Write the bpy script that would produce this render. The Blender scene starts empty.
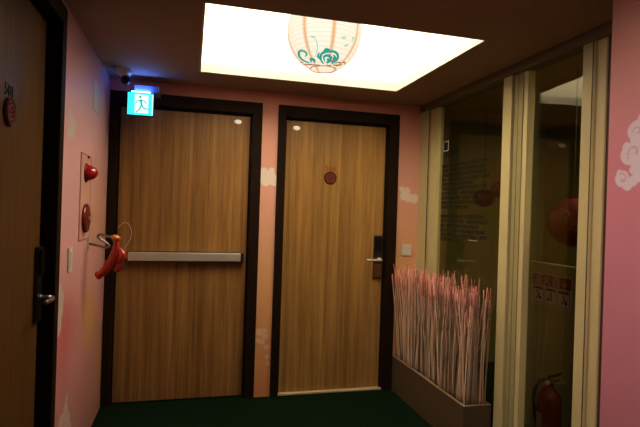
import bpy, bmesh, math, random
from mathutils import Vector, Matrix
random.seed(7)
PI = math.pi
COL = bpy.context.scene.collection
# ------------------------------------------------------------------ dimensions
D = 3.584          # back wall face (Y)
XL = -0.545        # left wall face
XR = 1.731         # glass partition plane
ZC = 2.204         # ceiling
EYE = 1.339

# ------------------------------------------------------------------ materials
def new_mat(name):
    m = bpy.data.materials.new(name); m.use_nodes = True
    nt = m.node_tree
    b = nt.nodes['Principled BSDF']
    return m, nt, b

def plain(name, col, rough=0.5, metal=0.0, emit=None, estr=0.0, bump=0.0, bscale=200, var=0.06, coat=0.0, spec=.5):
    m, nt, b = new_mat(name)
    n = nt.nodes.new('ShaderNodeTexNoise'); n.inputs['Scale'].default_value = 9; n.inputs['Detail'].default_value = 4
    tc = nt.nodes.new('ShaderNodeTexCoord'); nt.links.new(tc.outputs['Object'], n.inputs['Vector'])
    mx = nt.nodes.new('ShaderNodeMix'); mx.data_type = 'RGBA'
    mx.inputs[6].default_value = (*[c * (1 - var) for c in col], 1); mx.inputs[7].default_value = (*[min(1, c * (1 + var)) for c in col], 1)
    nt.links.new(n.outputs['Fac'], mx.inputs[0]); nt.links.new(mx.outputs[2], b.inputs['Base Color'])
    b.inputs['Specular IOR Level'].default_value = spec
    b.inputs['Roughness'].default_value = rough; b.inputs['Metallic'].default_value = metal
    if coat: b.inputs['Coat Weight'].default_value = coat; b.inputs['Coat Roughness'].default_value = 0.08
    if emit:
        b.inputs['Emission Color'].default_value = (*emit, 1); b.inputs['Emission Strength'].default_value = estr
    if bump:
        n2 = nt.nodes.new('ShaderNodeTexNoise'); n2.inputs['Scale'].default_value = bscale
        nt.links.new(tc.outputs['Object'], n2.inputs['Vector'])
        bp = nt.nodes.new('ShaderNodeBump'); bp.inputs['Strength'].default_value = bump; bp.inputs['Distance'].default_value = 0.003
        nt.links.new(n2.outputs['Fac'], bp.inputs['Height']); nt.links.new(bp.outputs['Normal'], b.inputs['Normal'])
    return m

def emissive(name, col, strength):
    m, nt, b = new_mat(name)
    b.inputs['Base Color'].default_value = (0.02, 0.02, 0.02, 1)
    b.inputs['Emission Color'].default_value = (*col, 1); b.inputs['Emission Strength'].default_value = strength
    return m

def wood(name, a, c, along='X', rough=0.42):
    """vertical-grain veneer"""
    m, nt, b = new_mat(name)
    tc = nt.nodes.new('ShaderNodeTexCoord')
    def grain(sx, sz, det):
        mp = nt.nodes.new('ShaderNodeMapping'); mp.inputs['Scale'].default_value = (sx, sx, sz)
        nt.links.new(tc.outputs['Object'], mp.inputs['Vector'])
        n = nt.nodes.new('ShaderNodeTexNoise'); n.inputs['Scale'].default_value = 1; n.inputs['Detail'].default_value = det
        n.inputs['Roughness'].default_value = 0.6
        nt.links.new(mp.outputs[0], n.inputs['Vector']); return n
    g1 = grain(38, 0.9, 5); g2 = grain(9, 0.35, 3); g3 = grain(150, 5, 2)
    r1 = nt.nodes.new('ShaderNodeMapRange'); r1.inputs[1].default_value = .32; r1.inputs[2].default_value = .68
    nt.links.new(g1.outputs['Fac'], r1.inputs[0])
    mx = nt.nodes.new('ShaderNodeMix'); mx.data_type = 'RGBA'
    mx.inputs[6].default_value = (*a, 1); mx.inputs[7].default_value = (*c, 1)
    nt.links.new(r1.outputs[0], mx.inputs[0])
    m2 = nt.nodes.new('ShaderNodeMix'); m2.data_type = 'RGBA'; m2.blend_type = 'MULTIPLY'; m2.inputs[0].default_value = 1
    r2 = nt.nodes.new('ShaderNodeMapRange'); r2.inputs[1].default_value = .3; r2.inputs[2].default_value = .7
    r2.inputs[3].default_value = .84; r2.inputs[4].default_value = 1.08
    nt.links.new(g2.outputs['Fac'], r2.inputs[0])
    r3 = nt.nodes.new('ShaderNodeMapRange'); r3.inputs[1].default_value = .35; r3.inputs[2].default_value = .65
    r3.inputs[3].default_value = .86; r3.inputs[4].default_value = 1.06
    nt.links.new(g3.outputs['Fac'], r3.inputs[0])
    mu = nt.nodes.new('ShaderNodeMath'); mu.operation = 'MULTIPLY'
    nt.links.new(r2.outputs[0], mu.inputs[0]); nt.links.new(r3.outputs[0], mu.inputs[1])
    nt.links.new(mx.outputs[2], m2.inputs[6]); nt.links.new(mu.outputs[0], m2.inputs[7])
    nt.links.new(m2.outputs[2], b.inputs['Base Color'])
    b.inputs['Roughness'].default_value = rough
    bp = nt.nodes.new('ShaderNodeBump'); bp.inputs['Strength'].default_value = .12; bp.inputs['Distance'].default_value = .002
    nt.links.new(g1.outputs['Fac'], bp.inputs['Height']); nt.links.new(bp.outputs['Normal'], b.inputs['Normal'])
    return m

def painted_wall(name, ua, stops, clouds, blobs=(), cuts=(), cloud_col=(.62, .58, .58), soft=.006, wob=.016):
    """hand-painted pink wall. ua = object axis index used as u (v is z). stops: vertical colour ramp
    (z, colour). clouds: circles (u, v, r, alpha). blobs: soft colour spots (u, v, r, colour)."""
    m, nt, b = new_mat(name)
    L = nt.links.new
    tc = nt.nodes.new('ShaderNodeTexCoord')
    sp = nt.nodes.new('ShaderNodeSeparateXYZ'); L(tc.outputs['Object'], sp.inputs[0])
    cb = nt.nodes.new('ShaderNodeCombineXYZ'); L(sp.outputs[ua], cb.inputs[0]); L(sp.outputs[2], cb.inputs[1])
    nz = nt.nodes.new('ShaderNodeTexNoise'); nz.inputs['Scale'].default_value = 2.2; nz.inputs['Detail'].default_value = 5
    L(tc.outputs['Object'], nz.inputs['Vector'])
    nf = nt.nodes.new('ShaderNodeTexNoise'); nf.inputs['Scale'].default_value = 38; nf.inputs['Detail'].default_value = 2
    L(tc.outputs['Object'], nf.inputs['Vector'])
    def math_(op, *a):
        n = nt.nodes.new('ShaderNodeMath'); n.operation = op
        for i, x in enumerate(a):
            if isinstance(x, (int, float)): n.inputs[i].default_value = x
            else: L(x, n.inputs[i])
        return n.outputs[0]
    # vertical ramp, wobbled by noise
    t = math_('MULTIPLY_ADD', nz.outputs['Fac'], .5, sp.outputs[2])
    t = math_('MULTIPLY', math_('SUBTRACT', t, .25), 1 / 2.3)
    rp = nt.nodes.new('ShaderNodeValToRGB'); L(t, rp.inputs[0])
    e = rp.color_ramp.elements
    for i, (z, c) in enumerate(stops):
        el = e[i] if i < 2 else e.new(z / 2.3)
        el.position = z / 2.3; el.color = (*c, 1)
    col = rp.outputs[0]
    def dist(u, v):
        s = nt.nodes.new('ShaderNodeVectorMath'); s.operation = 'DISTANCE'
        L(cb.outputs[0], s.inputs[0]); s.inputs[1].default_value = (u, v, 0); return s.outputs['Value']
    def mix(fac, c1, c2):
        n = nt.nodes.new('ShaderNodeMix'); n.data_type = 'RGBA'; L(fac, n.inputs[0]); L(c1, n.inputs[6])
        n.inputs[7].default_value = (*c2, 1); return n.outputs[2]
    for u, v, r, c in blobs:
        mr = nt.nodes.new('ShaderNodeMapRange'); mr.interpolation_type = 'SMOOTHSTEP'
        mr.inputs[1].default_value = 0; mr.inputs[2].default_value = r; mr.inputs[3].default_value = .85; mr.inputs[4].default_value = 0
        L(math_('MULTIPLY_ADD', nz.outputs['Fac'], r * .5, math_('SUBTRACT', dist(u, v), r * .25)), mr.inputs[0])
        col = mix(mr.outputs[0], col, c)
    fac = None
    for u, v, r, al in clouds:
        mr = nt.nodes.new('ShaderNodeMapRange'); mr.interpolation_type = 'SMOOTHSTEP'
        mr.inputs[1].default_value = r - soft; mr.inputs[2].default_value = r + soft; mr.inputs[3].default_value = al; mr.inputs[4].default_value = 0
        L(math_('MULTIPLY_ADD', nf.outputs['Fac'], wob, math_('SUBTRACT', dist(u, v), wob / 2)), mr.inputs[0])
        fac = mr.outputs[0] if fac is None else math_('MAXIMUM', fac, mr.outputs[0])
    for u, v, r in cuts:
        mr = nt.nodes.new('ShaderNodeMapRange'); mr.interpolation_type = 'SMOOTHSTEP'
        mr.inputs[1].default_value = r - .003; mr.inputs[2].default_value = r + .003; mr.inputs[3].default_value = .35; mr.inputs[4].default_value = 1
        L(dist(u, v), mr.inputs[0]); fac = math_('MULTIPLY', fac, mr.outputs[0])
    if fac is not None:
        col = mix(fac, col, cloud_col)
    L(col, b.inputs['Base Color'])
    b.inputs['Roughness'].default_value = .55
    bp = nt.nodes.new('ShaderNodeBump'); bp.inputs['Strength'].default_value = .15; bp.inputs['Distance'].default_value = .002
    L(nf.outputs['Fac'], bp.inputs['Height']); L(bp.outputs['Normal'], b.inputs['Normal'])
    return m

def glass_mat(name, tint, ior=1.5):
    m = bpy.data.materials.new(name); m.use_nodes = True; nt = m.node_tree; nt.nodes.clear()
    o = nt.nodes.new('ShaderNodeOutputMaterial'); mx = nt.nodes.new('ShaderNodeMixShader')
    t = nt.nodes.new('ShaderNodeBsdfTransparent'); t.inputs[0].default_value = (*tint, 1)
    g = nt.nodes.new('ShaderNodeBsdfGlossy'); g.inputs['Roughness'].default_value = 0.02
    lw = nt.nodes.new('ShaderNodeLayerWeight'); lw.inputs[0].default_value = .5
    pw = nt.nodes.new('ShaderNodeMath'); pw.operation = 'POWER'; nt.links.new(lw.outputs['Facing'], pw.inputs[0]); pw.inputs[1].default_value = 5
    ma = nt.nodes.new('ShaderNodeMath'); ma.operation = 'MULTIPLY_ADD'; nt.links.new(pw.outputs[0], ma.inputs[0]); ma.inputs[1].default_value = .95; ma.inputs[2].default_value = .065
    nt.links.new(ma.outputs[0], mx.inputs[0]); nt.links.new(t.outputs[0], mx.inputs[1]); nt.links.new(g.outputs[0], mx.inputs[2])
    nt.links.new(mx.outputs[0], o.inputs[0]); return m

def turf_mat():
    m, nt, b = new_mat('green_turf')
    L = nt.links.new
    tc = nt.nodes.new('ShaderNodeTexCoord')
    n = nt.nodes.new('ShaderNodeTexNoise'); n.inputs['Scale'].default_value = 260; n.inputs['Detail'].default_value = 3
    n2 = nt.nodes.new('ShaderNodeTexNoise'); n2.inputs['Scale'].default_value = 5
    L(tc.outputs['Object'], n.inputs['Vector']); L(tc.outputs['Object'], n2.inputs['Vector'])
    mx = nt.nodes.new('ShaderNodeMix'); mx.data_type = 'RGBA'
    mx.inputs[6].default_value = (.002, .008, .003, 1); mx.inputs[7].default_value = (.007, .027, .008, 1)
    ad = nt.nodes.new('ShaderNodeMath'); ad.operation = 'MULTIPLY_ADD'; L(n.outputs['Fac'], ad.inputs[0]); ad.inputs[1].default_value = .8
    m3 = nt.nodes.new('ShaderNodeMath'); m3.operation = 'MULTIPLY'; L(n2.outputs['Fac'], m3.inputs[0]); m3.inputs[1].default_value = .25
    L(m3.outputs[0], ad.inputs[2]); L(ad.outputs[0], mx.inputs[0]); L(mx.outputs[2], b.inputs['Base Color'])
    b.inputs['Roughness'].default_value = .95; b.inputs['Specular IOR Level'].default_value = .1
    bp = nt.nodes.new('ShaderNodeBump'); bp.inputs['Strength'].default_value = .8; bp.inputs['Distance'].default_value = .006
    L(n.outputs['Fac'], bp.inputs['Height']); L(bp.outputs['Normal'], b.inputs['Normal'])
    return m

def branch_mat():
    m, nt, b = new_mat('dried_branch')
    L = nt.links.new
    tc = nt.nodes.new('ShaderNodeTexCoord'); sp = nt.nodes.new('ShaderNodeSeparateXYZ'); L(tc.outputs['Object'], sp.inputs[0])
    oi = nt.nodes.new('ShaderNodeObjectInfo')
    n = nt.nodes.new('ShaderNodeTexNoise'); n.inputs['Scale'].default_value = 40; L(tc.outputs['Object'], n.inputs['Vector'])
    ad = nt.nodes.new('ShaderNodeMath'); ad.operation = 'MULTIPLY_ADD'; L(n.outputs['Fac'], ad.inputs[0]); ad.inputs[1].default_value = .1
    L(sp.outputs[2], ad.inputs[2])
    rp = nt.nodes.new('ShaderNodeValToRGB'); L(ad.outputs[0], rp.inputs[0])
    e = rp.color_ramp.elements
    e[0].position = .0; e[0].color = (.46, .34, .24, 1)
    e[1].position = 1.0; e[1].color = (.46, .16, .14, 1)
    for p, c in ((.42, (.60, .44, .31, 1)), (.60, (.60, .40, .30, 1)), (.70, (.50, .22, .18, 1))):
        x = e.new(p); x.color = c
    hs = nt.nodes.new('ShaderNodeHueSaturation'); L(rp.outputs[0], hs.inputs['Color'])
    mr = nt.nodes.new('ShaderNodeMapRange'); L(oi.outputs['Random'], mr.inputs[0]); mr.inputs[3].default_value = .3; mr.inputs[4].default_value = 1.75
    L(mr.outputs[0], hs.inputs['Value']); L(hs.outputs[0], b.inputs['Base Color'])
    b.inputs['Roughness'].default_value = .7
    return m

def lantern_mat():
    """lit paper lantern: thin horizontal ribs, peach vertical bands"""
    m, nt, b = new_mat('lit_paper')
    L = nt.links.new
    tc = nt.nodes.new('ShaderNodeTexCoord'); sp = nt.nodes.new('ShaderNodeSeparateXYZ'); L(tc.outputs['Object'], sp.inputs[0])
    def math_(op, *a):
        n = nt.nodes.new('ShaderNodeMath'); n.operation = op
        for i, x in enumerate(a):
            if isinstance(x, (int, float)): n.inputs[i].default_value = x
            else: L(x, n.inputs[i])
        return n.outputs[0]
    ang = math_('ARCTAN2', sp.outputs[1], sp.outputs[0])
    # eight meridian bands
    c = math_('ABSOLUTE', math_('SINE', math_('MULTIPLY', ang, 4.0)))
    band = nt.nodes.new('ShaderNodeMapRange'); band.interpolation_type = 'SMOOTHSTEP'
    band.inputs[1].default_value = .0; band.inputs[2].default_value = .38; band.inputs[3].default_value = 1.0; band.inputs[4].default_value = 0; L(c, band.inputs[0])
    rib = math_('ABSOLUTE', math_('SINE', math_('MULTIPLY', sp.outputs[2], PI / .022)))
    rr = nt.nodes.new('ShaderNodeMapRange'); rr.inputs[1].default_value = 0; rr.inputs[2].default_value = .22; rr.inputs[3].default_value = .75; rr.inputs[4].default_value = 0; L(rib, rr.inputs[0])
    lwt = nt.nodes.new('ShaderNodeLayerWeight'); lwt.inputs[0].default_value = .35
    m1 = nt.nodes.new('ShaderNodeMix'); m1.data_type = 'RGBA'; m1.inputs[6].default_value = (1.08, 1.0, .84, 1); m1.inputs[7].default_value = (.90, .50, .24, 1)
    L(band.outputs[0], m1.inputs[0])
    m2 = nt.nodes.new('ShaderNodeMix'); m2.data_type = 'RGBA'; L(rr.outputs[0], m2.inputs[0]); L(m1.outputs[2], m2.inputs[6]); m2.inputs[7].default_value = (.80, .58, .34, 1)
    m3 = nt.nodes.new('ShaderNodeMix'); m3.data_type = 'RGBA'; L(math_('MULTIPLY', lwt.outputs['Facing'], .45), m3.inputs[0]); L(m2.outputs[2], m3.inputs[6]); m3.inputs[7].default_value = (.90, .58, .34, 1)
    L(m3.outputs[2], b.inputs['Emission Color']); b.inputs['Emission Strength'].default_value = .76
    b.inputs['Base Color'].default_value = (.03, .03, .03, 1); b.inputs['Roughness'].default_value = .9; b.inputs['Specular IOR Level'].default_value = 0
    return m

M = {}
M['ceiling'] = plain('matte_ceiling_paint', (.42, .29, .17), .8, bump=.1)
M['dark_frame'] = plain('dark_espresso_wood', (.024, .011, .0055), .6, bump=.1, bscale=90, spec=.15)
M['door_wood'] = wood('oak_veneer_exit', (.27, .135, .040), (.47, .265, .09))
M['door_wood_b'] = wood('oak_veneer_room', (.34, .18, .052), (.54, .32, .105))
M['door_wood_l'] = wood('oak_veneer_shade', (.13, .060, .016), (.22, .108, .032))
M['steel'] = plain('brushed_steel', (.78, .75, .68), .33, .55, var=.1)
M['viewer_glint'] = plain('enamel_painted_glint', (.88, .86, .78), .3, emit=(1, .93, .75), estr=.38)  # self-glow stands in for the ceiling light's glint on the viewer domes
M['dark_steel'] = plain('dark_steel', (.10, .09, .08), .35, .9)
M['arm_steel'] = plain('grey_steel', (.34, .31, .28), .3, .8)
M['seam'] = plain('dusty_rose_seam', (.42, .17, .14), .5)
M['black'] = plain('black_plastic', (.010, .010, .012), .25)
M['white_plastic'] = plain('white_plastic', (.76, .72, .68), .4)
M['cream_frame'] = plain('cream_aluminium', (.62, .55, .30), .38, var=.04)
M['cream_groove'] = plain('olive_groove', (.10, .085, .04), .5)
M['shadowed_frame'] = plain('shadowed_frame', (.11, .065, .035), .5)  # dark brown is the shadow on the frame strip beside the pink block
M['white_coffer'] = plain('white_coffer_paint', (.85, .82, .74), .7)
M['lip'] = plain('cream_lip', (.47, .465, .43), .6)
M['panel_light'] = emissive('warm_light_panel', (1.0, .86, .64), 9.3)
M['lantern'] = lantern_mat()
M['teal'] = emissive('teal_ink', (.02, .33, .27), .9)
M['ink_brown'] = emissive('brown_ink', (.38, .16, .07), .9)
M['leaf_ink'] = emissive('pale_leaf_ink', (.35, .62, .50), .9)
M['cord'] = plain('dark_cord', (.05, .04, .03), .6)
M['red_gloss'] = plain('glossy_red', (.50, .018, .014), .12, coat=1.0)
M['red_dark'] = plain('dark_red_metal', (.22, .012, .012), .22, coat=.6)
M['orange_red'] = plain('orange_red_glaze', (.46, .040, .014), .25, coat=.6)
M['orange'] = plain('orange_knob', (.72, .22, .03), .25, coat=.6)
M['badge'] = plain('maroon_badge', (.11, .018, .012), .5)
M['badge_ring'] = plain('brick_ring', (.26, .055, .03), .5)
M['num_red'] = plain('brick_red_number', (.36, .045, .015), .45)
M['num_dark'] = plain('dark_green_number', (.025, .03, .015), .45)
M['planter'] = plain('taupe_planter', (.135, .088, .048), .55, bump=.05)
M['planter_edge'] = plain('taupe_planter_edge', (.26, .18, .11), .5)
M['soil'] = plain('dark_filler', (.03, .022, .016), .95, bump=.6)
M['branch'] = branch_mat()
M['turf'] = turf_mat()
M['glass'] = glass_mat('tinted_glass', (.80, .78, .66), 1.5)
M['inner_wall'] = plain('olive_room_wall', (.24, .215, .06), .8)
M['inner_dark'] = plain('dark_room_wood', (.05, .035, .02), .6)
M['ink'] = plain('dark_vinyl_ink', (.006, .004, .003), .8)
M['sign_red'] = plain('sign_red', (.17, .008, .012), .5)
M['sign_white'] = plain('sign_white', (.30, .24, .245), .5)
M['cream_panel'] = plain('cream_board', (.22, .19, .09), .6)
M['exit_face'] = emissive('lit_exit_cyan', (.05, .85, .95), 1.25)
M['exit_pale'] = emissive('lit_exit_pale', (.62, 1.0, .93), 1.5)
M['exit_fig'] = emissive('lit_exit_figure', (.03, .42, .36), 1.0)
M['blue_slot'] = emissive('blue_light_slot', (.06, .17, 1.0), 60.0)
M['lacquer'] = plain('red_lantern_cloth', (.13, .008, .006), .6)
M['gold'] = plain('gold_ink', (.24, .06, .025), .5)
M['threshold'] = plain('pale_threshold', (.62, .50, .32), .5)
M['label_pale'] = plain('pale_patch', (.72, .62, .62), .5)

# ------------------------------------------------------------------ mesh helpers
def box(bm, x0, x1, y0, y1, z0, z1, bev=0.0):
    vs = [bm.verts.new(p) for p in ((x0, y0, z0), (x1, y0, z0), (x1, y1, z0), (x0, y1, z0), (x0, y0, z1), (x1, y0, z1), (x1, y1, z1), (x0, y1, z1))]
    fs = [bm.faces.new([vs[i] for i in f]) for f in ((3, 2, 1, 0), (4, 5, 6, 7), (0, 1, 5, 4), (1, 2, 6, 5), (2, 3, 7, 6), (3, 0, 4, 7))]
    if bev:
        es = list({e for f in fs for e in f.edges})
        bmesh.ops.bevel(bm, geom=es, offset=bev, segments=2, affect='EDGES', profile=.6)

def tube(bm, pts, rad, sides=8, cap=True):
    pts = [Vector(p) for p in pts]
    if not isinstance(rad, (list, tuple)): rad = [rad] * len(pts)
    rings = []; prev = None
    for i, p in enumerate(pts):
        t = (pts[min(i + 1, len(pts) - 1)] - pts[max(i - 1, 0)]).normalized()
        if prev is None:
            a = Vector((0, 0, 1)) if abs(t.z) < .9 else Vector((1, 0, 0)); n = t.cross(a).normalized()
        else:
            n = (prev - t * prev.dot(t)).normalized()
        prev = n; bb = t.cross(n)
        rings.append([bm.verts.new(p + (n * math.cos(2 * PI * k / sides) + bb * math.sin(2 * PI * k / sides)) * rad[i]) for k in range(sides)])
    for i in range(len(rings) - 1):
        for k in range(sides):
            bm.faces.new((rings[i][k], rings[i][(k + 1) % sides], rings[i + 1][(k + 1) % sides], rings[i + 1][k]))
    if cap:
        bm.faces.new(rings[0][::-1]); bm.faces.new(rings[-1])

def lathe(bm, prof, mat=Matrix(), seg=32):
    """prof: (radius, height) pairs about local z"""
    rings = []
    for r, z in prof:
        if r < 1e-5: rings.append([bm.verts.new(mat @ Vector((0, 0, z)))])
        else: rings.append([bm.verts.new(mat @ Vector((r * math.cos(2 * PI * k / seg), r * math.sin(2 * PI * k / seg), z))) for k in range(seg)])
    for a, b in zip(rings, rings[1:]):
        for k in range(seg):
            j = (k + 1) % seg
            if len(a) == 1 and len(b) == 1: continue
            if len(a) == 1: bm.faces.new((a[0], b[j], b[k]))
            elif len(b) == 1: bm.faces.new((a[k], a[j], b[0]))
            else: bm.faces.new((a[k], a[j], b[j], b[k]))

def spline(pts, n=8):
    pts = [Vector(p) for p in pts]; out = []
    P = [pts[0]] + pts + [pts[-1]]
    for i in range(1, len(P) - 2):
        for k in range(n):
            t = k / n
            a, b, c, d = P[i - 1], P[i], P[i + 1], P[i + 2]
            out.append(.5 * ((2 * b) + (c - a) * t + (2 * a - 5 * b + 4 * c - d) * t * t + (3 * b - a - 3 * c + d) * t ** 3))
    out.append(pts[-1]); return out

def mesh_obj(name, bm, mat, parent=None, smooth=False, loc=None):
    bmesh.ops.recalc_face_normals(bm, faces=bm.faces)
    me = bpy.data.meshes.new(name); bm.to_mesh(me); bm.free()
    if smooth:
        for p in me.polygons: p.use_smooth = True
    me.materials.append(mat)
    o = bpy.data.objects.new(name, me); COL.objects.link(o)
    if parent is not None: o.parent = parent
    if loc is not None: o.location = loc
    return o

def part(name, fn, mat, parent=None, smooth=False):
    bm = bmesh.new(); fn(bm); return mesh_obj(name, bm, mat, parent, smooth)

def bx(name, mat, parent, *dims, bev=0.0):
    return part(name, lambda bm: box(bm, *dims, bev=bev), mat, parent)

def thing(name, label, cat, loc=(0, 0, 0), group=None, kind=None):
    o = bpy.data.objects.new(name, None); COL.objects.link(o); o.location = loc; o.empty_display_size = .1
    return tag(o, label, cat, group, kind)

def tag(o, label=None, cat=None, group=None, kind=None):
    if label: o['label'] = label
    if cat: o['category'] = cat
    if group: o['group'] = group
    if kind: o['kind'] = kind
    return o

def rel(root, fn_dims):
    x, y, z = root.location
    a = fn_dims
    return (a[0] - x, a[1] - x, a[2] - y, a[3] - y, a[4] - z, a[5] - z)

FONT = None
def text_mesh(name, s, size, mat, parent, matrix, ext=.0006, align='CENTER', space=1.0, line=1.0):
    cu = bpy.data.curves.new(name + '_src', 'FONT'); cu.body = s; cu.size = size; cu.extrude = ext
    cu.align_x = align; cu.align_y = 'CENTER'; cu.space_character = space; cu.space_line = line; cu.resolution_u = 2
    t = bpy.data.objects.new(name + '_src', cu); COL.objects.link(t)
    bpy.context.view_layer.update()
    dg = bpy.context.evaluated_depsgraph_get()
    me = bpy.data.meshes.new_from_object(t.evaluated_get(dg))
    bpy.data.objects.remove(t)
    me.materials.clear(); me.materials.append(mat); me.transform(matrix)
    o = bpy.data.objects.new(name, me); COL.objects.link(o); o.parent = parent
    return o

# orientation matrices: local x,y in the surface, local z out of it
def face_matrix(loc, right, up):
    r = Vector(right).normalized(); u = Vector(up).normalized(); n = r.cross(u)
    return Matrix(((r.x, u.x, n.x, loc[0]), (r.y, u.y, n.y, loc[1]), (r.z, u.z, n.z, loc[2]), (0, 0, 0, 1)))
def on_back(x, y, z): return face_matrix((x, y, z), (1, 0, 0), (0, 0, 1))      # faces -Y
def on_left(x, y, z): return face_matrix((x, y, z), (0, 1, 0), (0, 0, 1))      # faces +X
def on_right(x, y, z): return face_matrix((x, y, z), (0, -1, 0), (0, 0, 1))    # faces -X

# ------------------------------------------------------------------ setting
def shell(name, boxes, mat, label):
    bm = bmesh.new()
    for b_ in boxes: box(bm, *b_)
    return tag(mesh_obj(name, bm, mat), label, name.split('_')[0], kind='structure')

M['turf_o'] = M['turf']
shell('floor', [(-.9, 3.9, -1.4, 4.4, -.08, 0)], M['turf'], 'dark green turf carpet covering the corridor floor')

CX0, CX1, CY0, CY1 = .022, 1.366, 2.133, 3.226
shell('ceiling', [(-.9, CX0, -1.4, 4.4, ZC, ZC + .055), (CX1, 3.9, -1.4, 4.4, ZC, ZC + .055),
                  (CX0, CX1, -1.4, CY0, ZC, ZC + .055), (CX0, CX1, CY1, 4.4, ZC, ZC + .055)], M['ceiling'],
      'dim brown-lit ceiling with the recessed light opening')

# painted walls
salmon = (.86, .47, .38); peach = (.84, .48, .30); orange = (.82, .47, .25); pinkc = (.70, .26, .27)
M['wall_back'] = painted_wall('painted_salmon_wall', 0,
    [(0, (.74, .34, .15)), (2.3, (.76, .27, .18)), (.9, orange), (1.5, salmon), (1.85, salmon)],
    [(.505, 1.63, .03, .9), (.545, 1.60, .045, .9), (.52, 1.565, .04, .9), (.56, 1.64, .022, .9), (.50, 1.585, .04, .9),
     (.58, 1.57, .04, .9),
     (1.60, 1.50, .035, .8), (1.64, 1.485, .035, .8), (1.69, 1.48, .035, .8), (1.625, 1.535, .03, .8), (1.58, 1.55, .022, .8),
     (.51, .47, .028, .4), (.55, .44, .022, .35), (.50, .41, .02, .4), (.545, .48, .018, .4), (.565, .36, .018, .4), (.57, .29, .016, .4), (.53, .40, .02, .35), (.575, .24, .014, .35)],
    cloud_col=(.90, .82, .76))
M['wall_left'] = painted_wall('painted_pink_wall', 1,
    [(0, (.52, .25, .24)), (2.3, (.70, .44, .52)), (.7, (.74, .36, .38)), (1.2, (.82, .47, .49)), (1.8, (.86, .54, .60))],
    [(2.50, 1.75, .035, 1), (2.54, 1.70, .05, 1), (2.48, 1.67, .03, 1), (2.59, 1.72, .03, .8),
     (2.39, .95, .05, .85), (2.41, .88, .06, .85), (2.40, .81, .05, .85), (2.45, .92, .035, .7),
     (2.50, .33, .05, .6), (2.58, .36, .045, .6), (2.62, .29, .06, .6), (2.48, .25, .07, .6), (2.60, .42, .02, .6), (2.66, .22, .06, .55)],
    blobs=[(3.10, .70, .30, (.72, .46, .12)), (3.35, 1.3, .55, (.74, .42, .27)), (2.5, .75, .35, (.66, .18, .19)), (3.5, .4, .5, (.66, .36, .18))],
    cloud_col=(.74, .66, .65))
swirl_cuts = []
def curl(cu, cv, r0, a0, da, n, w_):
    for k in range(n):
        a = a0 + k * da; r = r0 * (1 - k / (n * 1.25))
        swirl_cuts.append((cu + r * math.cos(a), cv + r * math.sin(a), w_))
curl(1.462, 1.500, .020, 1.2, .55, 9, .0035)      # tail curl
curl(1.415, 1.590, .030, -.6, .42, 11, .004)      # middle curl
curl(1.405, 1.662, .020, .2, .55, 8, .0035)       # top curl
# right block cloud: v measured along Y (u), bigger Y is further left in view
M['wall_right'] = painted_wall('painted_rose_wall', 1,
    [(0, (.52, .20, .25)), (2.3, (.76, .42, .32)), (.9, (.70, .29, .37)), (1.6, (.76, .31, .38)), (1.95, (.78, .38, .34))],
    [(1.464, 1.500, .030, .9), (1.475, 1.522, .012, .9), (1.440, 1.478, .022, .9), (1.418, 1.490, .020, .9), (1.395, 1.510, .026, .9), (1.420, 1.528, .014, .9),
     (1.435, 1.585, .038, .9), (1.448, 1.612, .018, .9), (1.410, 1.665, .036, .9), (1.385, 1.62, .05, .9), (1.365, 1.69, .045, .9), (1.385, 1.55, .045, .9),
     (1.34, 1.60, .07, .9), (1.33, 1.50, .04, .9), (1.27, 1.58, .08, .9)],
    cuts=swirl_cuts, cloud_col=(.84, .76, .84), soft=.003, wob=.003)

# back wall with two door openings
HI = 2.037
EX0, EX1 = -.495, .409
MD0, MD1 = .653, 1.462
T = .16
shell('wall_back', [(XL - .3, EX0 - .02, D, D + T, 0, ZC), (EX0 - .02, EX1 + .02, D, D + T, HI + .02, ZC), (EX1 + .02, MD0 - .02, D, D + T, 0, ZC),
                    (MD0 - .02, MD1 + .02, D, D + T, HI + .02, ZC), (MD1 + .02, XR + .02, D, D + T, 0, ZC)], M['wall_back'],
      'salmon painted back wall with small white clouds between the doors')
# left wall with door opening (Y 1.40..2.30)
LD0, LD1, LH = 1.35, 2.262, 2.095
shell('wall_left', [(XL - .16, XL, LD1 + .02, D, 0, ZC), (XL - .16, XL, LD0 - .02, LD1 + .02, LH + .02, ZC), (XL - .16, XL, -1.4, LD0 - .02, 0, ZC)],
      M['wall_left'], 'pink hand-painted left wall with pale clouds and a yellow patch')
shell('wall_front', [(XL - .16, 1.9, -1.4, -1.3, 0, ZC)], M['inner_dark'], 'plain dark wall closing the corridor behind the viewer')
XP, YP = 1.50, 1.529
shell('wall_right', [(XP, XR + .15, -1.3, YP, 0, ZC)], M['wall_right'], 'rose pink painted wall block with white cloud scroll')
shell('wall_room', [(3.3, 3.4, 1.2, 4.4, 0, ZC), (XR + .02, 3.3, 4.1, 4.2, 0, ZC), (XR + .15, 3.3, 1.2, 1.3, 0, ZC)], M['inner_wall'],
      'dim olive walls of the room behind the glass')

# ---- doors
def door(name, root, x0, x1, zi, outer0, outer1, ztop, leaf_mat, label, face=D):
    t = thing(name, label, 'door', root, kind='structure')
    ox, oy, oz = root
    def fr(bm):
        y0, y1 = face - .018 - oy, face + .10 - oy
        for a, b in ((outer0, x0), (x1, outer1)):
            box(bm, a - ox, b - ox, y0, y1, 0, ztop, bev=.004)
        box(bm, x0 - ox - .001, x1 - ox + .001, y0, y1, zi, ztop, bev=.004)
        # inner stop
        box(bm, x0 - ox, x0 + .012 - ox, face + .03 - oy, face + .10 - oy, 0, zi)
        box(bm, x1 - .012 - ox, x1 - ox, face + .03 - oy, face + .10 - oy, 0, zi)
        box(bm, x0 - ox, x1 - ox, face + .03 - oy, face + .10 - oy, zi - .012, zi)
    part('door_frame', fr, M['dark_frame'], t)
    return t

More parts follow.
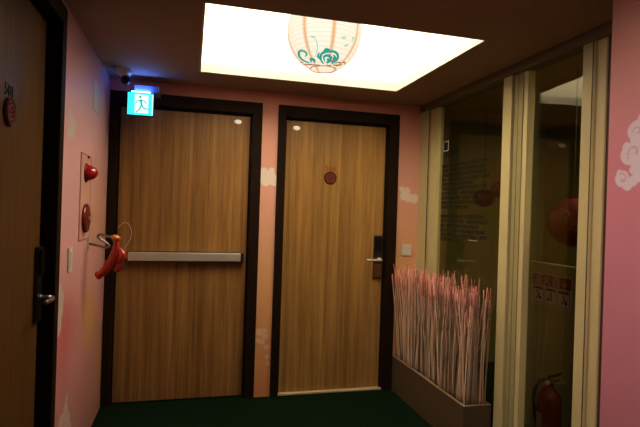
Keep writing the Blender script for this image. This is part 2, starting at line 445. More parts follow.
d1 = door('door_1', (-.03, D, 0), EX0 + .005, EX1, HI, XL + .002, .479, 2.12, None, 'oak-veneer exit door with long metal push bar, dark frame')
leaf1 = bx('door_leaf', M['door_wood'], d1, EX0 + .017 + .03, EX1 - .012 + .03, .035, .075, .008, HI - .014, bev=.003)
d2 = door('door_2', (1.06, D, 0), MD0, MD1, HI, .597, 1.5415, 2.12, None, 'oak-veneer room door with maroon round badge and electronic lock')
leaf2 = bx('door_leaf', M['door_wood_b'], d2, MD0 + .012 - 1.06, MD1 - .012 - 1.06, .035, .075, .014, HI - .014, bev=.003)
bx('threshold', M['threshold'], d2, MD0 - 1.06, MD1 - 1.06, .0, .10, .0, .011)
LF = D + .035   # leaf front face

# push bar on exit door
def pb(bm):
    box(bm, -.40, .355, -.052, -.004, -.028, .030, bev=.006)
pbar = part('push_bar', pb, M['steel'], leaf1); pbar.location = (.03, .035, 1.007)
def pb2(bm):
    box(bm, .355, .378, -.054, 0, -.034, .034, bev=.006); box(bm, -.425, -.40, -.054, 0, -.034, .034, bev=.006)
    box(bm, -.40, .355, -.004, 0, -.036, .036)
part('end_cap', pb2, M['dark_steel'], leaf1).location = (.03, .035, 1.007)
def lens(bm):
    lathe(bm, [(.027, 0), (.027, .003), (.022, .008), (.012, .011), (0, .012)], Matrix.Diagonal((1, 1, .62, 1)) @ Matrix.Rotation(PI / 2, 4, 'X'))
part('round_viewer', lens, M['viewer_glint'], leaf1, True).location = (.310 + .03, .035, 1.980)
part('round_viewer', lens, M['viewer_glint'], leaf2, True).location = (.742 - 1.06, .035, 1.967)

def badge(parent, loc, r, basis, num, nmat):
    o = part('number_badge', lambda bm: lathe(bm, [(r, 0), (r, .006), (r * .93, .010), (r * .86, .007), (0, .007)], Matrix()), M['badge'], parent, False)
    o.matrix_local = basis(*loc)
    def ring(bm):
        for rr, w in ((.74, .05), (.50, .06)):
            lathe(bm, [(r * (rr - w), .006), (r * (rr - w), .010), (r * (rr + w), .010), (r * (rr + w), .006)])
        for k in range(12):
            a = k * PI / 6
            box(bm, r * .62 * math.cos(a) - .0025, r * .62 * math.cos(a) + .0025, r * .62 * math.sin(a) - .0025, r * .62 * math.sin(a) + .0025, .006, .0095)
        box(bm, -r * .2, r * .2, r * .10, r * .18, .006, .0095); box(bm, -r * .2, r * .2, -r * .18, -r * .10, .006, .0095)
        box(bm, -r * .04, r * .04, -r * .28, r * .28, .006, .0095)
        box(bm, -r * .3, -r * .22, -r * .25, r * .25, .006, .0095); box(bm, r * .22, r * .3, -r * .25, r * .25, .006, .0095)
    part('badge_emblem', ring, M['badge_ring'], o)
    x, y, z = loc
    t = text_mesh('room_number', num, .058, nmat, parent, basis(x, y, z + r + .021), .0025, space=1.02)
    return o
badge(leaf2, (1.012 - 1.06, .035, 1.612), .048, on_back, '506', M['num_red'])

# electronic lock + lever on room door (leaf2 local: x-1.06)
lx = 1.408 - 1.06
bx('lock_plate', M['dark_steel'], leaf2, lx - .033, lx + .033, .021, .035, .855, 1.185, bev=.004)
bx('card_reader', M['black'], leaf2, lx - .029, lx + .029, .009, .021, 1.075, 1.178, bev=.004)
def lever(bm, s=-1):
    tube(bm, [(0, 0, 0), (0, -.045, 0)], .011, 12)
    tube(bm, spline([(0, -.045, 0), (s * .03, -.052, 0), (s * .115, -.050, 0)], 5), .0095, 10)
    lathe(bm, [(.017, -.0), (.017, .008), (.012, .011), (0, .011)], Matrix.Rotation(PI / 2, 4, 'X'), 20)
lo = part('lever_handle', lever, M['steel'], leaf2, True); lo.location = (lx + .012, .021, .998)
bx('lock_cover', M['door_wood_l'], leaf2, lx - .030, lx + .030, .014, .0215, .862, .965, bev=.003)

# ---- left door (in left wall)
d3 = thing('door_3', 'dark-framed wooden room door on the left wall', 'door', (XL, 1.84, 0), kind='structure')
def fr3(bm):
    xo, xi = .014, -.12
    box(bm, xi, xo, LD1 - 1.84, LD1 + .066 - 1.84, 0, LH + .075, bev=.004)
    box(bm, xi, xo, LD0 - .078 - 1.84, LD0 - 1.84, 0, LH + .075, bev=.004)
    box(bm, xi, xo, LD0 - .001 - 1.84, LD1 + .001 - 1.84, LH, LH + .075, bev=.004)
    box(bm, xi, -.055, LD1 - .012 - 1.84, LD1 - 1.84, 0, LH); box(bm, xi, -.055, LD0 - 1.84, LD0 + .012 - 1.84, 0, LH)
    box(bm, xi, -.055, LD0 - 1.84, LD1 - 1.84, LH - .012, LH)
part('door_frame', fr3, M['dark_frame'], d3)
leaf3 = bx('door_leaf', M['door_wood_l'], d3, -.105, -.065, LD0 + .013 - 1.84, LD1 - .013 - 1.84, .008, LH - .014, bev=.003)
leaf3.location.x = .02
bb = badge(leaf3, (-.065, 1.845 - 1.84, 1.640), .048, on_left, '501', M['num_dark'])
ly = 2.215 - 1.84
bx('lock_plate', M['dark_steel'], leaf3, -.065, -.050, ly - .033, ly + .033, .87, 1.17, bev=.004)
bx('card_reader', M['black'], leaf3, -.050, -.038, ly - .029, ly + .029, 1.06, 1.16, bev=.004)
def lever3(bm):
    tube(bm, [(0, 0, 0), (.045, 0, 0)], .011, 12)
    tube(bm, spline([(.045, 0, 0), (.052, -.03, 0), (.050, -.115, 0)], 5), .0095, 10)
    lathe(bm, [(.014, 0), (.014, .006), (.010, .008), (0, .008)], Matrix.Rotation(PI / 2, 4, 'Y'), 20)
part('lever_handle', lever3, M['arm_steel'], leaf3, True).location = (-.050, ly, .965)

# ---- recessed ceiling light
cl = thing('recessed_ceiling_light', 'large bright rectangular recessed light box set in the ceiling', 'ceiling light', ((CX0 + CX1) / 2, (CY0 + CY1) / 2, ZC))
hx, hy = (CX1 - CX0) / 2, (CY1 - CY0) / 2
def lip(bm):
    w = .012
    box(bm, -hx, -hx + w, -hy, hy, .001, .058); box(bm, hx - w, hx, -hy, hy, .001, .058)
    box(bm, -hx + w, hx - w, -hy, -hy + w, .001, .058); box(bm, -hx + w, hx - w, hy - w, hy, .001, .058)
part('edge_trim', lip, M['lip'], cl)
def sides(bm):
    o, w = .012, .015
    box(bm, -hx - o, -hx, -hy - o, hy + o, .0555, .60); box(bm, hx, hx + o, -hy - o, hy + o, .0555, .60)
    box(bm, -hx, hx, -hy - o, -hy, .0555, .60); box(bm, -hx, hx, hy, hy + o, .0555, .60)
    box(bm, -hx - o, hx + o, -hy - o, hy + o, .60, .615)
part('side_panel', sides, M['white_coffer'], cl)
bx('light_panel', M['panel_light'], cl, -hx + .02, hx - .02, -hy + .02, hy - .02, .575, .598)

# ---- paper lantern
LX, LY, LZ = .708, 2.76, 2.374
ln = thing('paper_lantern', 'round lit paper lantern with teal scroll painting hanging in the light recess', 'lantern', (LX, LY, LZ))
R, RZ = .213, .224
def sph(u, v, k=1.0):   # u azimuth, v polar from bottom
    return Vector((R * k * math.sin(v) * math.cos(u), R * k * math.sin(v) * math.sin(u), -RZ * k * math.cos(v)))
def body(bm):
    lathe(bm, [(R * math.sin(v), -RZ * math.cos(v)) for v in [.36 + (PI - .72) * i / 40 for i in range(41)]], seg=64)
part('lantern_shade', body, M['lantern'], ln, True)
def rings(bm):
    z = SGN * RZ * math.cos(.36); r = R * math.sin(.36)
    tube(bm, [(r * math.cos(a * PI / 16), r * math.sin(a * PI / 16), z) for a in range(33)], .0028, 6, False)
for SGN in (-1, 1): part('opening_ring', rings, M['ink_brown'], ln, True)
def cordf(bm):
    tube(bm, [(0, 0, RZ * .9), (0, 0, 2.795 - LZ - .019)], .004, 6)
    tube(bm, [(-R * .36, 0, RZ * .935), (R * .36, 0, RZ * .935)], .002, 5)
part('hanging_cord', cordf, M['cord'], ln)
# painted scroll motifs. azimuth facing the viewer:
AZ = math.atan2(-LY, -LX)
def motif(name, mat, strokes):
    def f(bm):
        for pts, rad in strokes:
            sp_ = spline([(a * 1.12, b * .84, 0) for a, b in pts], 6)
            n = len(sp_)
            rr = [rad * 1.45 * (.35 + .65 * math.sin(PI * min(1, (i + .6) / n))) for i in range(n)]
            tube(bm, [sph(AZ + p.x, p.y, 1.003) for p in sp_], rr, 5)
    return part(name, f, mat, ln, True)
motif('teal_scroll', M['teal'], [
    # rosette right of centre
    ([(.02, .52), (-.10, .66), (-.08, .86), (.10, .96), (.34, .98), (.52, .88), (.56, .70), (.44, .56)], .0060),
    ([(.06, .62), (.02, .78), (.16, .84), (.30, .76), (.26, .62), (.12, .60)], .0055),
    ([(.14, .72), (.20, .70), (.22, .64)], .0055), ([(.40, .62), (.46, .78), (.34, .88)], .005),
    ([(-.02, .92), (.08, 1.04), (.22, .99)], .0045), ([(-.12, .7), (-.2, .8), (-.14, .92)], .0045),
    # curl at left
    ([(-.72, .62), (-.92, .74), (-.98, .92), (-.84, 1.06), (-.64, 1.02), (-.60, .90), (-.72, .86)], .0052),
    ([(-.60, .62), (-.52, .74), (-.40, .68), (-.44, .60)], .006),
])
motif('painted_foliage', M['leaf_ink'], [
    ([(-.30, .80), (-.20, 1.0), (-.18, 1.2), (-.26, 1.38)], .0022), ([(-.22, 1.36), (-.34, 1.42)], .005),
    ([(.44, 1.40), (.56, 1.46)], .006), ([(.60, 1.20), (.70, 1.30)], .005), ([(.80, 1.40), (.78, 1.52), (.86, 1.5)], .003)])
motif('brown_strokes', M['ink_brown'], [
    ([(-1.25, .66), (-.95, .60), (-.6, .50), (-.2, .46)], .0030), ([(.55, .52), (.8, .56), (1.1, .68)], .0034),
    ([(.62, .60), (.78, .70), (.9, .62)], .003), ([(.28, .44), (.5, .50)], .003), ([(.9, .68), (1.05, .78), (1.2, .72)], .003),
    ([(-1.1, .7), (-1.2, .78)], .003), ([(.35, .62), (.42, .72), (.36, .8)], .0035)])

# ---- exit sign
SX0, SX1, SZ0, SZ1, SY = -.412, -.256, 1.937, 2.078, 3.40
es = thing('exit_sign', 'glowing cyan emergency exit sign with running figure above exit door', 'exit sign', ((SX0 + SX1) / 2, SY, SZ0))
w, hgt = (SX1 - SX0) / 2, SZ1 - SZ0
bx('sign_housing', M['black'], es, -w - .006, w + .006, .002, .026, -.006, hgt + .006, bev=.002)
bx('sign_face', M['exit_face'], es, -w, w, -.003, .002, 0, hgt)
def pale(bm):
    box(bm, -w * .45, w * .62, -.0042, -.003, .012, hgt - .010)
    box(bm, w * .9, w * .97, -.0042, -.003, .005, hgt - .005)
part('pale_doorway', pale, M['exit_pale'], es)
def fig(bm):
    s = hgt; y = -.0062
    def P(a, b): return (a * w, y, b * s)
    lathe(bm, [(.0085, 0), (.0085, .0015), (0, .0015)], Matrix.Translation((-w * .02, -.0045, s * .82)) @ Matrix.Rotation(PI / 2, 4, 'X'), 14)
    tube(bm, [P(0.02, .70), P(.10, .45)], [.0085, .0065], 6)
    tube(bm, [P(.02, .68), P(-.22, .62), P(-.42, .50)], .0038, 6); tube(bm, [P(.04, .68), P(.32, .64), P(.46, .50)], .0038, 6)
    tube(bm, [P(.10, .45), P(.30, .30), P(.66, .28)], [.0055, .0048, .004], 6)
    tube(bm, [P(.08, .45), P(-.05, .26), P(-.32, .10)], [.0055, .0048, .004], 6)
part('running_figure', fig, M['exit_fig'], es)
bx('mounting_bracket', plain('grey_bracket', (.30, .30, .34), .5), es, -w + .035, w + .035, .028, D - SY, hgt + .012, hgt + .06, bev=.003)
bx('light_slot', M['blue_slot'], es, -w + .02, w - .02, .004, .024, hgt + .007, hgt + .010)

# ---- security camera
sc_ = thing('security_camera', 'small dome security camera with black lens beside the exit sign', 'camera', (-.432, 3.34, ZC))
part('camera_base', lambda bm: lathe(bm, [(.050, 0), (.050, -.016), (.040, -.034), (.028, -.040), (0, -.040)]), M['white_plastic'], sc_, True)
part('camera_lens', lambda bm: lathe(bm, [(0, -.095)] + [(.030 * math.sin(t * PI / 12), -.065 - .030 * math.cos(t * PI / 12)) for t in range(1, 11)] + [(.008, -.036)], Matrix.Translation((.012, 0, 0))), M['black'], sc_, True)

# ---- things on the left wall
al = thing('fire_alarm_panel', 'flush pink fire alarm panel with red lamp and red bell', 'alarm', (XL, 2.87, 1.16))
bx('cover_plate', plain('peach_cover_plate', (.78, .45, .40), .5), al, 0, .004, -.135, .125, 0, .452, bev=.001)
def outline(bm):
    for a in ((-.135, -.131, 0, .452), (.121, .125, 0, .452), (-.135, .125, 0, .004), (-.135, .125, .448, .452)):
        box(bm,   .0035, .0048, *a)
part('plate_seam', outline, M['seam'], al)
lamp = part('alarm_lamp', lambda bm: lathe(bm, [(.060, .0), (.058, .012), (.050, .034), (.040, .055), (.026, .070), (.010, .077), (0, .078)], Matrix.Rotation(PI / 2, 4, 'Y')), M['red_gloss'], al, True)
lamp.location = (.006, -.015, .356); lamp.scale = (.74, .74, .74)
part('lamp_collar', lambda bm: lathe(bm, [(.050, 0), (.050, .004), (.044, .005)], Matrix.Rotation(PI / 2, 4, 'Y')), M['dark_steel'], al, True).location = (.006, -.015, .356)
bell = part('alarm_bell', lambda bm: lathe(bm, [(.078, .0), (.078, .018), (.070, .030), (.045, .037), (.018, .040), (0, .042)], Matrix.Rotation(PI / 2, 4, 'Y'), 40), M['red_dark'], al, True)
bell.location = (.006, -.015, .115); bell.scale = (.55, .98, .98)
part('bell_nut', lambda bm: lathe(bm, [(.010, .040), (.010, .047), (0, .049)], Matrix.Rotation(PI / 2, 4, 'Y'), 16), M['steel'], bell)
part('small_button', lambda bm: lathe(bm, [(.007, 0), (.007, .006), (0, .008)], Matrix.Rotation(PI / 2, 4, 'Y'), 14), M['black'], al).location = (.006, .02, .440)

def switch(name, label, root, w_, h_, basis):
    t = thing(name, label, 'switch', root)
    o = part('switch_plate', lambda bm: box(bm, -w_ / 2, w_ / 2, -h_ / 2, h_ / 2, 0, .008, bev=.002), M['white_plastic'], t); o.matrix_local = basis(0, 0, 0)
    k = part('switch_key', lambda bm: box(bm, -w_ * .3, w_ * .3, -h_ * .33, h_ * .33, .008, .011, bev=.001), M['white_plastic'], t); k.matrix_local = basis(0, 0, 0)
    return t
switch('wall_switch', 'square pale light switch on salmon wall right of room door', (1.635, D, 1.078), .078, .086, on_back)
switch('wall_switch', 'narrow pale switch plate on pink left wall by dark door frame', (XL, 2.555, 1.085), .075, .115, on_left)
pp = part('notice_plate', lambda bm: box(bm, -.075, .075, -.085, .085, 0, .003, bev=.001), M['label_pale'])
pp.matrix_world = on_left(XL - .001, 3.08, 1.965); tag(pp, 'blank pale plate high on the pink wall near the corner', 'plate')

# bent metal arm with hanging ornament
ar = thing('metal_arm', 'thin bent metal arm reaching out from the pink wall', 'bracket', (XL, 2.99, 1.13))
part('mounting_plate', lambda bm: box(bm, 0, .006, -.012, .012, -.03, .03, bev=.002), M['steel'], ar)
part('bent_rod', lambda bm: tube(bm, spline([(.004, 0, .002), (.05, -.015, -.006), (.098, -.04, -.014), (.118, -.05, -.006), (.098, -.055, .016), (.066, -.06, .036), (.062, -.065, .052), (.08, -.075, .058), (.115, -.09, .050), (.150, -.10, .046)], 6), .0070, 8), M['arm_steel'], ar, True)
orn = thing('hanging_ornament', 'glossy orange-red ornament with curved tail hanging from the metal arm', 'ornament', (XL + .158, 2.885, 1.172))
part('top_knob', lambda bm: lathe(bm, [(0, -.018)] + [(.027 * math.sin(t * PI / 10), -.018 * math.cos(t * PI / 10)) for t in range(1, 10)] + [(0, .018)], Matrix.Rotation(.3, 4, 'Y')), M['orange'], orn, True)
def tail(bm):
    tube(bm, spline([(0, 0, -.008), (.004, 0, -.04), (-.004, 0, -.09), (-.022, 0, -.135), (-.048, 0, -.175), (-.078, 0, -.20), (-.092, 0, -.208)], 5),
         [.013 + .012 * math.sin(PI * i / 30) + (.005 if i > 24 else 0) for i in range(31)], 10)
part('curved_tail', tail, M['orange_red'], orn, True)
def fins(bm):
    tube(bm, spline([(.004, 0, -.045), (.03, -.005, -.075), (.036, -.008, -.10), (.02, -.006, -.125), (.004, 0, -.135)], 5), [.006 + .019 * math.sin(PI * i / 20) for i in range(21)], 8)
    tube(bm, spline([(.0, .004, -.10), (.024, 0, -.13), (.016, 0, -.165), (-.006, 0, -.175)], 5), [.006 + .014 * math.sin(PI * i / 15) for i in range(16)], 8)
    tube(bm, spline([(-.01, 0, -.12), (-.04, -.004, -.13), (-.055, -.004, -.16)], 5), [.004 + .007 * math.sin(PI * i / 10) for i in range(11)], 8)
part('side_fin', fins, M['orange_red'], orn, True)
part('wire_loop', lambda bm: tube(bm, spline([(.01, 0, .055), (.035, 0, .082), (.062, 0, .078), (.078, 0, .04), (.072, 0, -.01), (.05, 0, -.05), (.044, 0, -.11)], 6), .0014, 6), M['white_plastic'], orn, True)

# ---- glass partition
XF0, XF1 = XR - .010, XR + .055
wn = thing('window_1', 'cream framed full-height glass partition along the right side', 'window', (XR, 2.6, 0), kind='structure')
M['header'] = plain('shadowed_cream_header', (.19, .14, .065), .5)  # shadow on the cream top rail put into a darker base colour
M['frame_shade'] = plain('shaded_cream_profile', (.40, .355, .18), .42)  # cream frame colour darkened to carry the shade on this mullion piece
def fbox(name, y0, y1, z0=0, z1=2.19, x0=-.010, x1=.055, grooves=(), mat='cream_frame'):
    def f(bm): box(bm, x0, x1, y0 - 2.6, y1 - 2.6, z0, z1, bev=.003)
    o = part(name, f, M[mat], wn)
    if grooves:
        def g(bm):
            for a, b in grooves: box(bm, x0 - .0012, x0 + .002, a - 2.6, b - 2.6, z0, z1)
        part('groove', g, M['cream_groove'], o)
    return o
def stile1(bm):
    box(bm, -.012, .055, 3.43 - 2.6, D - 2.6, 0, 2.19, bev=.003); box(bm, .0, .055, 3.33 - 2.6, 3.43 - 2.6, 0, 2.19, bev=.003)
fbox('frame_stile', 3.43, D, grooves=((3.425, 3.434),))
fbox('inner_stile', 3.325, 3.43, x0=.006)
fbox('mullion', 2.435, 2.515)
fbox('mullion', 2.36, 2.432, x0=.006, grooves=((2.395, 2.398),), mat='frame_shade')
fbox('inner_stile', 2.325, 2.36, x0=.012, x1=.056)
fbox('frame_stile', 1.845, 1.915, grooves=((1.850, 1.856),))
fbox('frame_stile', 1.79, 1.843, x0=.002)
bx('frame_stile', M['shadowed_frame'], wn, .01, .06, YP + .001 - 2.6, 1.788 - 2.6, 0, 2.19)
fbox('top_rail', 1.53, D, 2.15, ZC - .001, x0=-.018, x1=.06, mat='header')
fbox('bottom_rail', 1.915, 2.325, 0, .07, x0=.01); fbox('bottom_rail', 2.515, 3.325, 0, .07, x0=.01)
pane1 = bx('pane', M['glass'], wn, .030, .036, 2.510 - 2.6, 3.330 - 2.6, .06, 2.155)
def pane2f(bm):
    box(bm, -.003, .003, -.42, 0, .06, 2.155)
    bmesh.ops.rotate(bm, verts=bm.verts, matrix=Matrix.Rotation(math.radians(-3.2), 3, 'Z'))
    bmesh.ops.translate(bm, verts=bm.verts, vec=(.052, 2.328 - 2.6, 0))
pane2 = part('pane', pane2f, M['glass'], wn)
# vinyl lettering on pane 1 (rows of small characters)
rows = '\u4f4f\u5bbf\u9808\u77e5'
text_mesh('lettering_title', rows, .050, M['ink'], pane1, on_right(.0292, 3.16 - 2.6, 1.795), .0003, space=1.1)
src = '\u89aa\u611b\u7684\u65c5\u5ba2\u60a8\u597d\u6b61\u8fce\u5149\u81e8\u672c\u65c5\u5e97\u8acb\u4fdd\u6301\u5b89\u975c\u4e26\u611b\u60dc\u516c\u7269\u8b1d\u8b1d\u5408\u4f5c\u795d\u60a8\u65c5\u9014\u6109\u5feb\u5e73\u5b89\u5927\u5bb6\u4e00\u8d77\u7dad\u8b77\u74b0\u5883\u6574\u6f54'
z = 1.735; k = 0
lines = []
for i in range(17):
    n = [20, 18, 19, 20, 14, 19, 20, 16, 20, 12, 0, 19, 20, 17, 19, 20, 9][i]
    s = ''.join(src[(k + j * 3 + i * 7) % len(src)] for j in range(n)); k += n
    lines.append(s)
text_mesh('lettering', '\n'.join(lines), .029, M['ink'], pane1, on_right(.0292, 3.285 - 2.6, 1.445), .0003, align='LEFT', space=1.05, line=1.12)
def stk(bm):
    for a in ((-.035, .035, .030, .036), (-.035, .035, -.036, -.030), (-.035, -.029, -.03, .03), (.029, .035, -.03, .03)): box(bm, *a, 0, .001)
st = part('sticker', lambda bm: box(bm, -.03, .03, -.038, .038, 0, .0008), M['ink'], pane1); st.matrix_local = on_right(.0292, 3.235 - 2.6, 1.852)
s2 = part('sticker_border', stk, M['white_plastic'], pane1); s2.matrix_local = on_right(.0290, 3.235 - 2.6, 1.852)
bx('small_strip', M['white_plastic'], pane1, .0288, .0298, 2.80 - 2.6, 2.90 - 2.6, 1.196, 1.200)

# ---- behind the glass
pn = thing('low_partition_board', 'cream half-height board standing behind the right glass pane', 'board', (2.18, 2.55, 0))
bx('board_panel', M['cream_panel'], pn, 0, .03, -.31, .60, 0, 1.055, bev=.003)
bx('board_cap', M['cream_panel'], pn, -.006, .036, -.315, .605, 1.055, 1.073, bev=.003)
sg = thing('extinguisher_sign', 'red and white fire extinguisher sign with three pictograms on cream board', 'sign', (2.178, 2.628, .908))
sw, sh = .180, .098
def onb(x, y, z): return on_right(x, y, z)
o = part('sign_plate', lambda bm: box(bm, -sw, sw, -sh, sh, -.004, 0), M['sign_white'], sg); o.matrix_local = onb(-.0, 0, 0)
o = part('sign_header', lambda bm: box(bm, -sw + .008, sw - .008, .024, sh - .006, 0, .0012), M['sign_red'], sg); o.matrix_local = onb(0, 0, 0)
text_mesh('sign_lettering', '\u6ec5\u706b\u5668\u2193', .074, M['sign_white'], sg, onb(-.0014, 0, .056), .0003, space=1.16)
def pic(bm):
    for i in range(3):
        c = -sw * .62 + i * sw * .62
        for a in ((c - .050, c + .050, .014, .016), (c - .050, c + .050, -.088, -.086), (c - .050, c - .048, -.086, .014), (c + .048, c + .050, -.086, .014)): box(bm, *a, 0, .001)
        box(bm, c - .042, c + .042, -.004, .008, 0, .001)
        lathe(bm, [(.007, 0), (.007, .001), (0, .001)], Matrix.Translation((c + (-.01, .006, -.004)[i], -.018, 0)), 10)
        tube(bm, [(c, -.026, .001), (c + .004, -.046, .001), (c - .014, -.066, .001)], .004, 4)
        tube(bm, [(c + .004, -.046, .001), (c + .018, -.066, .001)], .004, 4)
        tube(bm, [(c, -.030, .001), (c + .020, -.040, .001)], .003, 4)
        box(bm, c + .016, c + .028, -.068, -.046, 0, .001) if i != 1 else box(bm, c - .03, c - .018, -.068, -.046, 0, .001)
o = part('pictograms', pic, M['ink'], sg); o.matrix_local = onb(-.0, 0, 0)

ex = thing('fire_extinguisher', 'red fire extinguisher with black handle standing behind the glass', 'fire extinguisher', (2.02, 2.42, 0))
part('cylinder_body', lambda bm: lathe(bm, [(0, .0), (.062, .0), (.066, .008), (.066, .31), (.060, .345), (.042, .372), (.022, .385), (.022, .40), (0, .40)]), plain('extinguisher_red', (.20, .006, .008), .25, coat=.7), ex, True)
def exh(bm):
    box(bm, -.012, .012, -.016, .016, .40, .432, bev=.003)
    tube(bm, [(0, .02, .425), (0, -.02, .43), (0, -.085, .455)], [.008, .009, .007], 6)
    tube(bm, [(0, .015, .44), (0, -.03, .462), (0, -.09, .495)], [.008, .009, .007], 6)
part('carry_handle', exh, M['black'], ex)
part('hose', lambda bm: tube(bm, spline([(0, .016, .415), (-.01, .06, .41), (-.03, .088, .34), (-.03, .084, .22), (-.02, .074, .13)], 6), .009, 8), M['black'], ex, True)
part('pressure_gauge', lambda bm: lathe(bm, [(.014, 0), (.014, .010), (0, .011)], Matrix.Translation((-.012, .0, .415)) @ Matrix.Rotation(-PI / 2, 4, 'Y'), 16), M['steel'], ex)
part('paper_label', lambda bm: [box(bm, -.068, -.062, -.02, .02, .14, .25)], M['sign_white'], ex)

def round_lantern(label, loc, r, flat):
    t = thing('red_lantern', label, 'lantern', loc, 'red lanterns behind the glass')
    part('lantern_body', lambda bm: lathe(bm, [(r * math.sin(v), -r * flat * math.cos(v)) for v in [.25 + (PI - .5) * i / 24 for i in range(25)]], seg=32), M['lacquer'], t, True)
    for s in (-1, 1):
        part('end_ring', lambda bm: lathe(bm, [(r * .26, s * r * flat * .97), (r * .28, s * r * flat * 1.04), (0, s * r * flat * 1.04)], seg=20), M['gold'], t)
    for q in range(5):
        def g(bm):
            a = PI + .9 - q * .35
            pts = [(a + .16 * math.cos(p) * (1 - p / 9), PI / 2 + (q % 2 - .5) * .5 + .22 * math.sin(p) * (1 - p / 9)) for p in [i * .6 for i in range(11)]]
            tube(bm, [(r * 1.004 * math.sin(v) * math.cos(u), r * 1.004 * math.sin(v) * math.sin(u), -r * flat * 1.004 * math.cos(v)) for u, v in pts], r * .022, 5)
        part('gold_scroll', g, M['gold'], t)
    part('hanging_cord', lambda bm: tube(bm, [(0, 0, r * flat), (0, 0, ZC - loc[2])], .0022, 5), M['cord'], t)
    return t
round_lantern('large round red lantern with scroll lines behind right glass pane', (2.05, 2.315, 1.338), .135, 1.0)
round_lantern('left small red lantern behind the lettered glass pane', (2.20, 3.42, 1.50), .085, .8)
round_lantern('right small red lantern behind lettered pane, nearer the mullion', (2.20, 3.20, 1.56), .080, .8)

# ---- planter and branches
PX, PE, PH = 1.5405, 2.532, .268
pl = thing('planter_box', 'long low taupe planter box against the glass partition', 'planter', (PX + .09, (PE + D) / 2, 0))
cy_ = (PE + D) / 2; hl = (D - PE) / 2 - .001; hw = .0895
def plb(bm):
    t = .012
    box(bm, -hw, -hw + t, -hl, hl, 0, PH - .008); box(bm, hw - t, hw, -hl, hl, 0, PH - .008)
    box(bm, -hw + t, hw - t, -hl, -hl + t, 0, PH - .008); box(bm, -hw + t, hw - t, hl - t, hl, 0, PH - .008); box(bm, -hw + t, hw - t, -hl + t, hl - t, 0, .02)
part('box_body', plb, M['planter'], pl)
def rim(bm):
    t = .016
    box(bm, -hw - .003, -hw + t, -hl, hl, PH - .008, PH, bev=.002); box(bm, hw - t, hw, -hl, hl, PH - .008, PH, bev=.002)
    box(bm, -hw + t, hw - t, -hl, -hl + t, PH - .008, PH, bev=.002); box(bm, -hw + t, hw - t, hl - t, hl, PH - .008, PH, bev=.002)
part('box_rim', rim, M['planter_edge'], pl)
bx('filling', M['soil'], pl, -hw + .012, hw - .012, -hl + .012, hl - .012, .02, .225)
# branch variants
variants = []
for v in range(10):
    bm = bmesh.new()
    H = .70
    pts = []; x = y = 0
    ph1, ph2 = random.uniform(0, 6), random.uniform(0, 6)
    bend = random.uniform(-.015, .015)
    for i in range(10):
        t = i / 9
        pts.append((math.sin(ph1 + t * 5) * .006 * t + bend * t * t, math.cos(ph2 + t * 4.5) * .008 * t, H * t))
    tube(bm, pts, [.0050 - .0026 * i / 9 for i in range(10)], 5)
    j = random.randint(5, 7); p = Vector(pts[j]); s = random.choice((-1, 1))
    tube(bm, [p, p + Vector((random.uniform(-.01, .01), s * .018, .06)), p + Vector((random.uniform(-.012, .012), s * .024, .14))], [.0020, .0016, .001], 4)
    me_o = mesh_obj('dried_branch', bm, M['branch'], None, True)
    variants.append(me_o)
NB = 290
count = 0
for i in range(NB):
    v = variants[i % 10]
    o = v if i < 10 else v.copy()
    if i >= 10: COL.objects.link(o)
    f = (i * .61803398875) % 1.0
    row = ((i * .7548776662) % 1.0)
    bxp = PX + .020 + row * .146
    byp = PE + .018 + f * (D - PE - .042)
    o.location = (bxp, byp, .215)
    lean_y = random.gauss(-.012, .046) + (f - .5) * .04 - (.02 if f < .25 else 0)
    lean_x = random.gauss(-.02, .034) - max(0, f - .7) * .25
    tipx = bxp + .72 * lean_x
    if tipx > XR - .028: lean_x = (XR - .028 - bxp) / .72
    tipy = byp + .72 * lean_y
    if tipy > D - .03: lean_y = (D - .03 - byp) / .72
    sc2 = random.uniform(.95, 1.10) * (1.0 if f > .1 else .97)
    if random.random() < .12: sc2 *= .84
    if row > .55: sc2 *= 1.01
    o.rotation_euler = (-lean_y, lean_x, 0)
    o.scale = (random.choice((-1, 1)) * 1.0, 1.0, sc2)
    tag(o, 'thin pale dried branch with reddish tip in the crowded taupe planter', 'branch', 'dried branches standing in the planter')

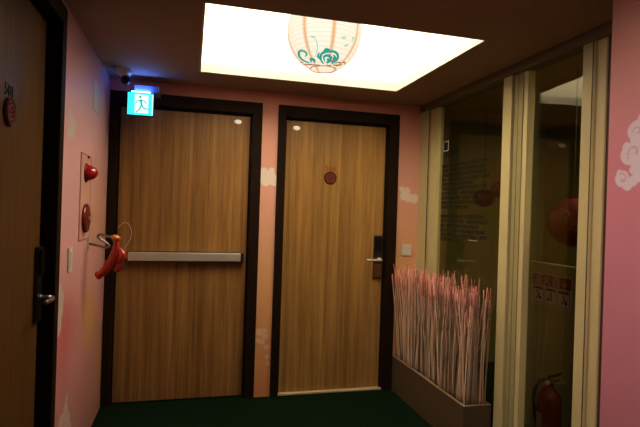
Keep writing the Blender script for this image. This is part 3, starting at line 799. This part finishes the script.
# ------------------------------------------------------------------ lights
def area(name, loc, rot, sx, sy, energy, col):
    l = bpy.data.lights.new(name, 'AREA'); l.shape = 'RECTANGLE'; l.size = sx; l.size_y = sy; l.energy = energy; l.color = col
    o = bpy.data.objects.new(name, l); COL.objects.link(o); o.location = loc; o.rotation_euler = rot; return o
# out-of-view spot added to brighten the right wall
sl = bpy.data.lights.new('wall_fill_spot', 'SPOT'); sl.energy = 58; sl.color = (1, .80, .72); sl.spot_size = math.radians(80); sl.spot_blend = 1; sl.shadow_soft_size = .06
so = bpy.data.objects.new('wall_fill_spot', sl); COL.objects.link(so); so.location = (.35, .35, ZC - .05)
so.rotation_euler = (Vector((1.5, 1.25, 1.15)) - so.location).to_track_quat('-Z', 'Y').to_euler()
area('back_room_fill', (2.7, 2.0, ZC - .03), (0, 0, 0), .4, .4, 18.0, (1, .90, .6))  # hidden fill light, added so the room behind the glass shows
w = bpy.data.worlds.new('World'); bpy.context.scene.world = w; w.use_nodes = True
w.node_tree.nodes['Background'].inputs[0].default_value = (.01, .008, .006, 1)
w.node_tree.nodes['Background'].inputs[1].default_value = .3

# ------------------------------------------------------------------ camera
cam = bpy.data.cameras.new('Camera'); co = bpy.data.objects.new('Camera', cam); COL.objects.link(co)
cam.sensor_width = 36; cam.lens = 497.85 / 640 * 36; cam.clip_start = .02
yaw, pitch, roll = .2543, .0004, -.0323
fw = Vector((math.sin(yaw) * math.cos(pitch), math.cos(yaw) * math.cos(pitch), math.sin(pitch)))
r0 = Vector((math.cos(yaw), -math.sin(yaw), 0)); u0 = r0.cross(fw)
r = math.cos(roll) * r0 - math.sin(roll) * u0; u = math.sin(roll) * r0 + math.cos(roll) * u0
co.matrix_world = Matrix(((r.x, u.x, -fw.x, 0), (r.y, u.y, -fw.y, 0), (r.z, u.z, -fw.z, EYE), (0, 0, 0, 1)))
S = bpy.context.scene; S.camera = co
S.view_settings.view_transform = 'Standard'; S.view_settings.look = 'None'
S.view_settings.exposure = .30; S.view_settings.gamma = .86
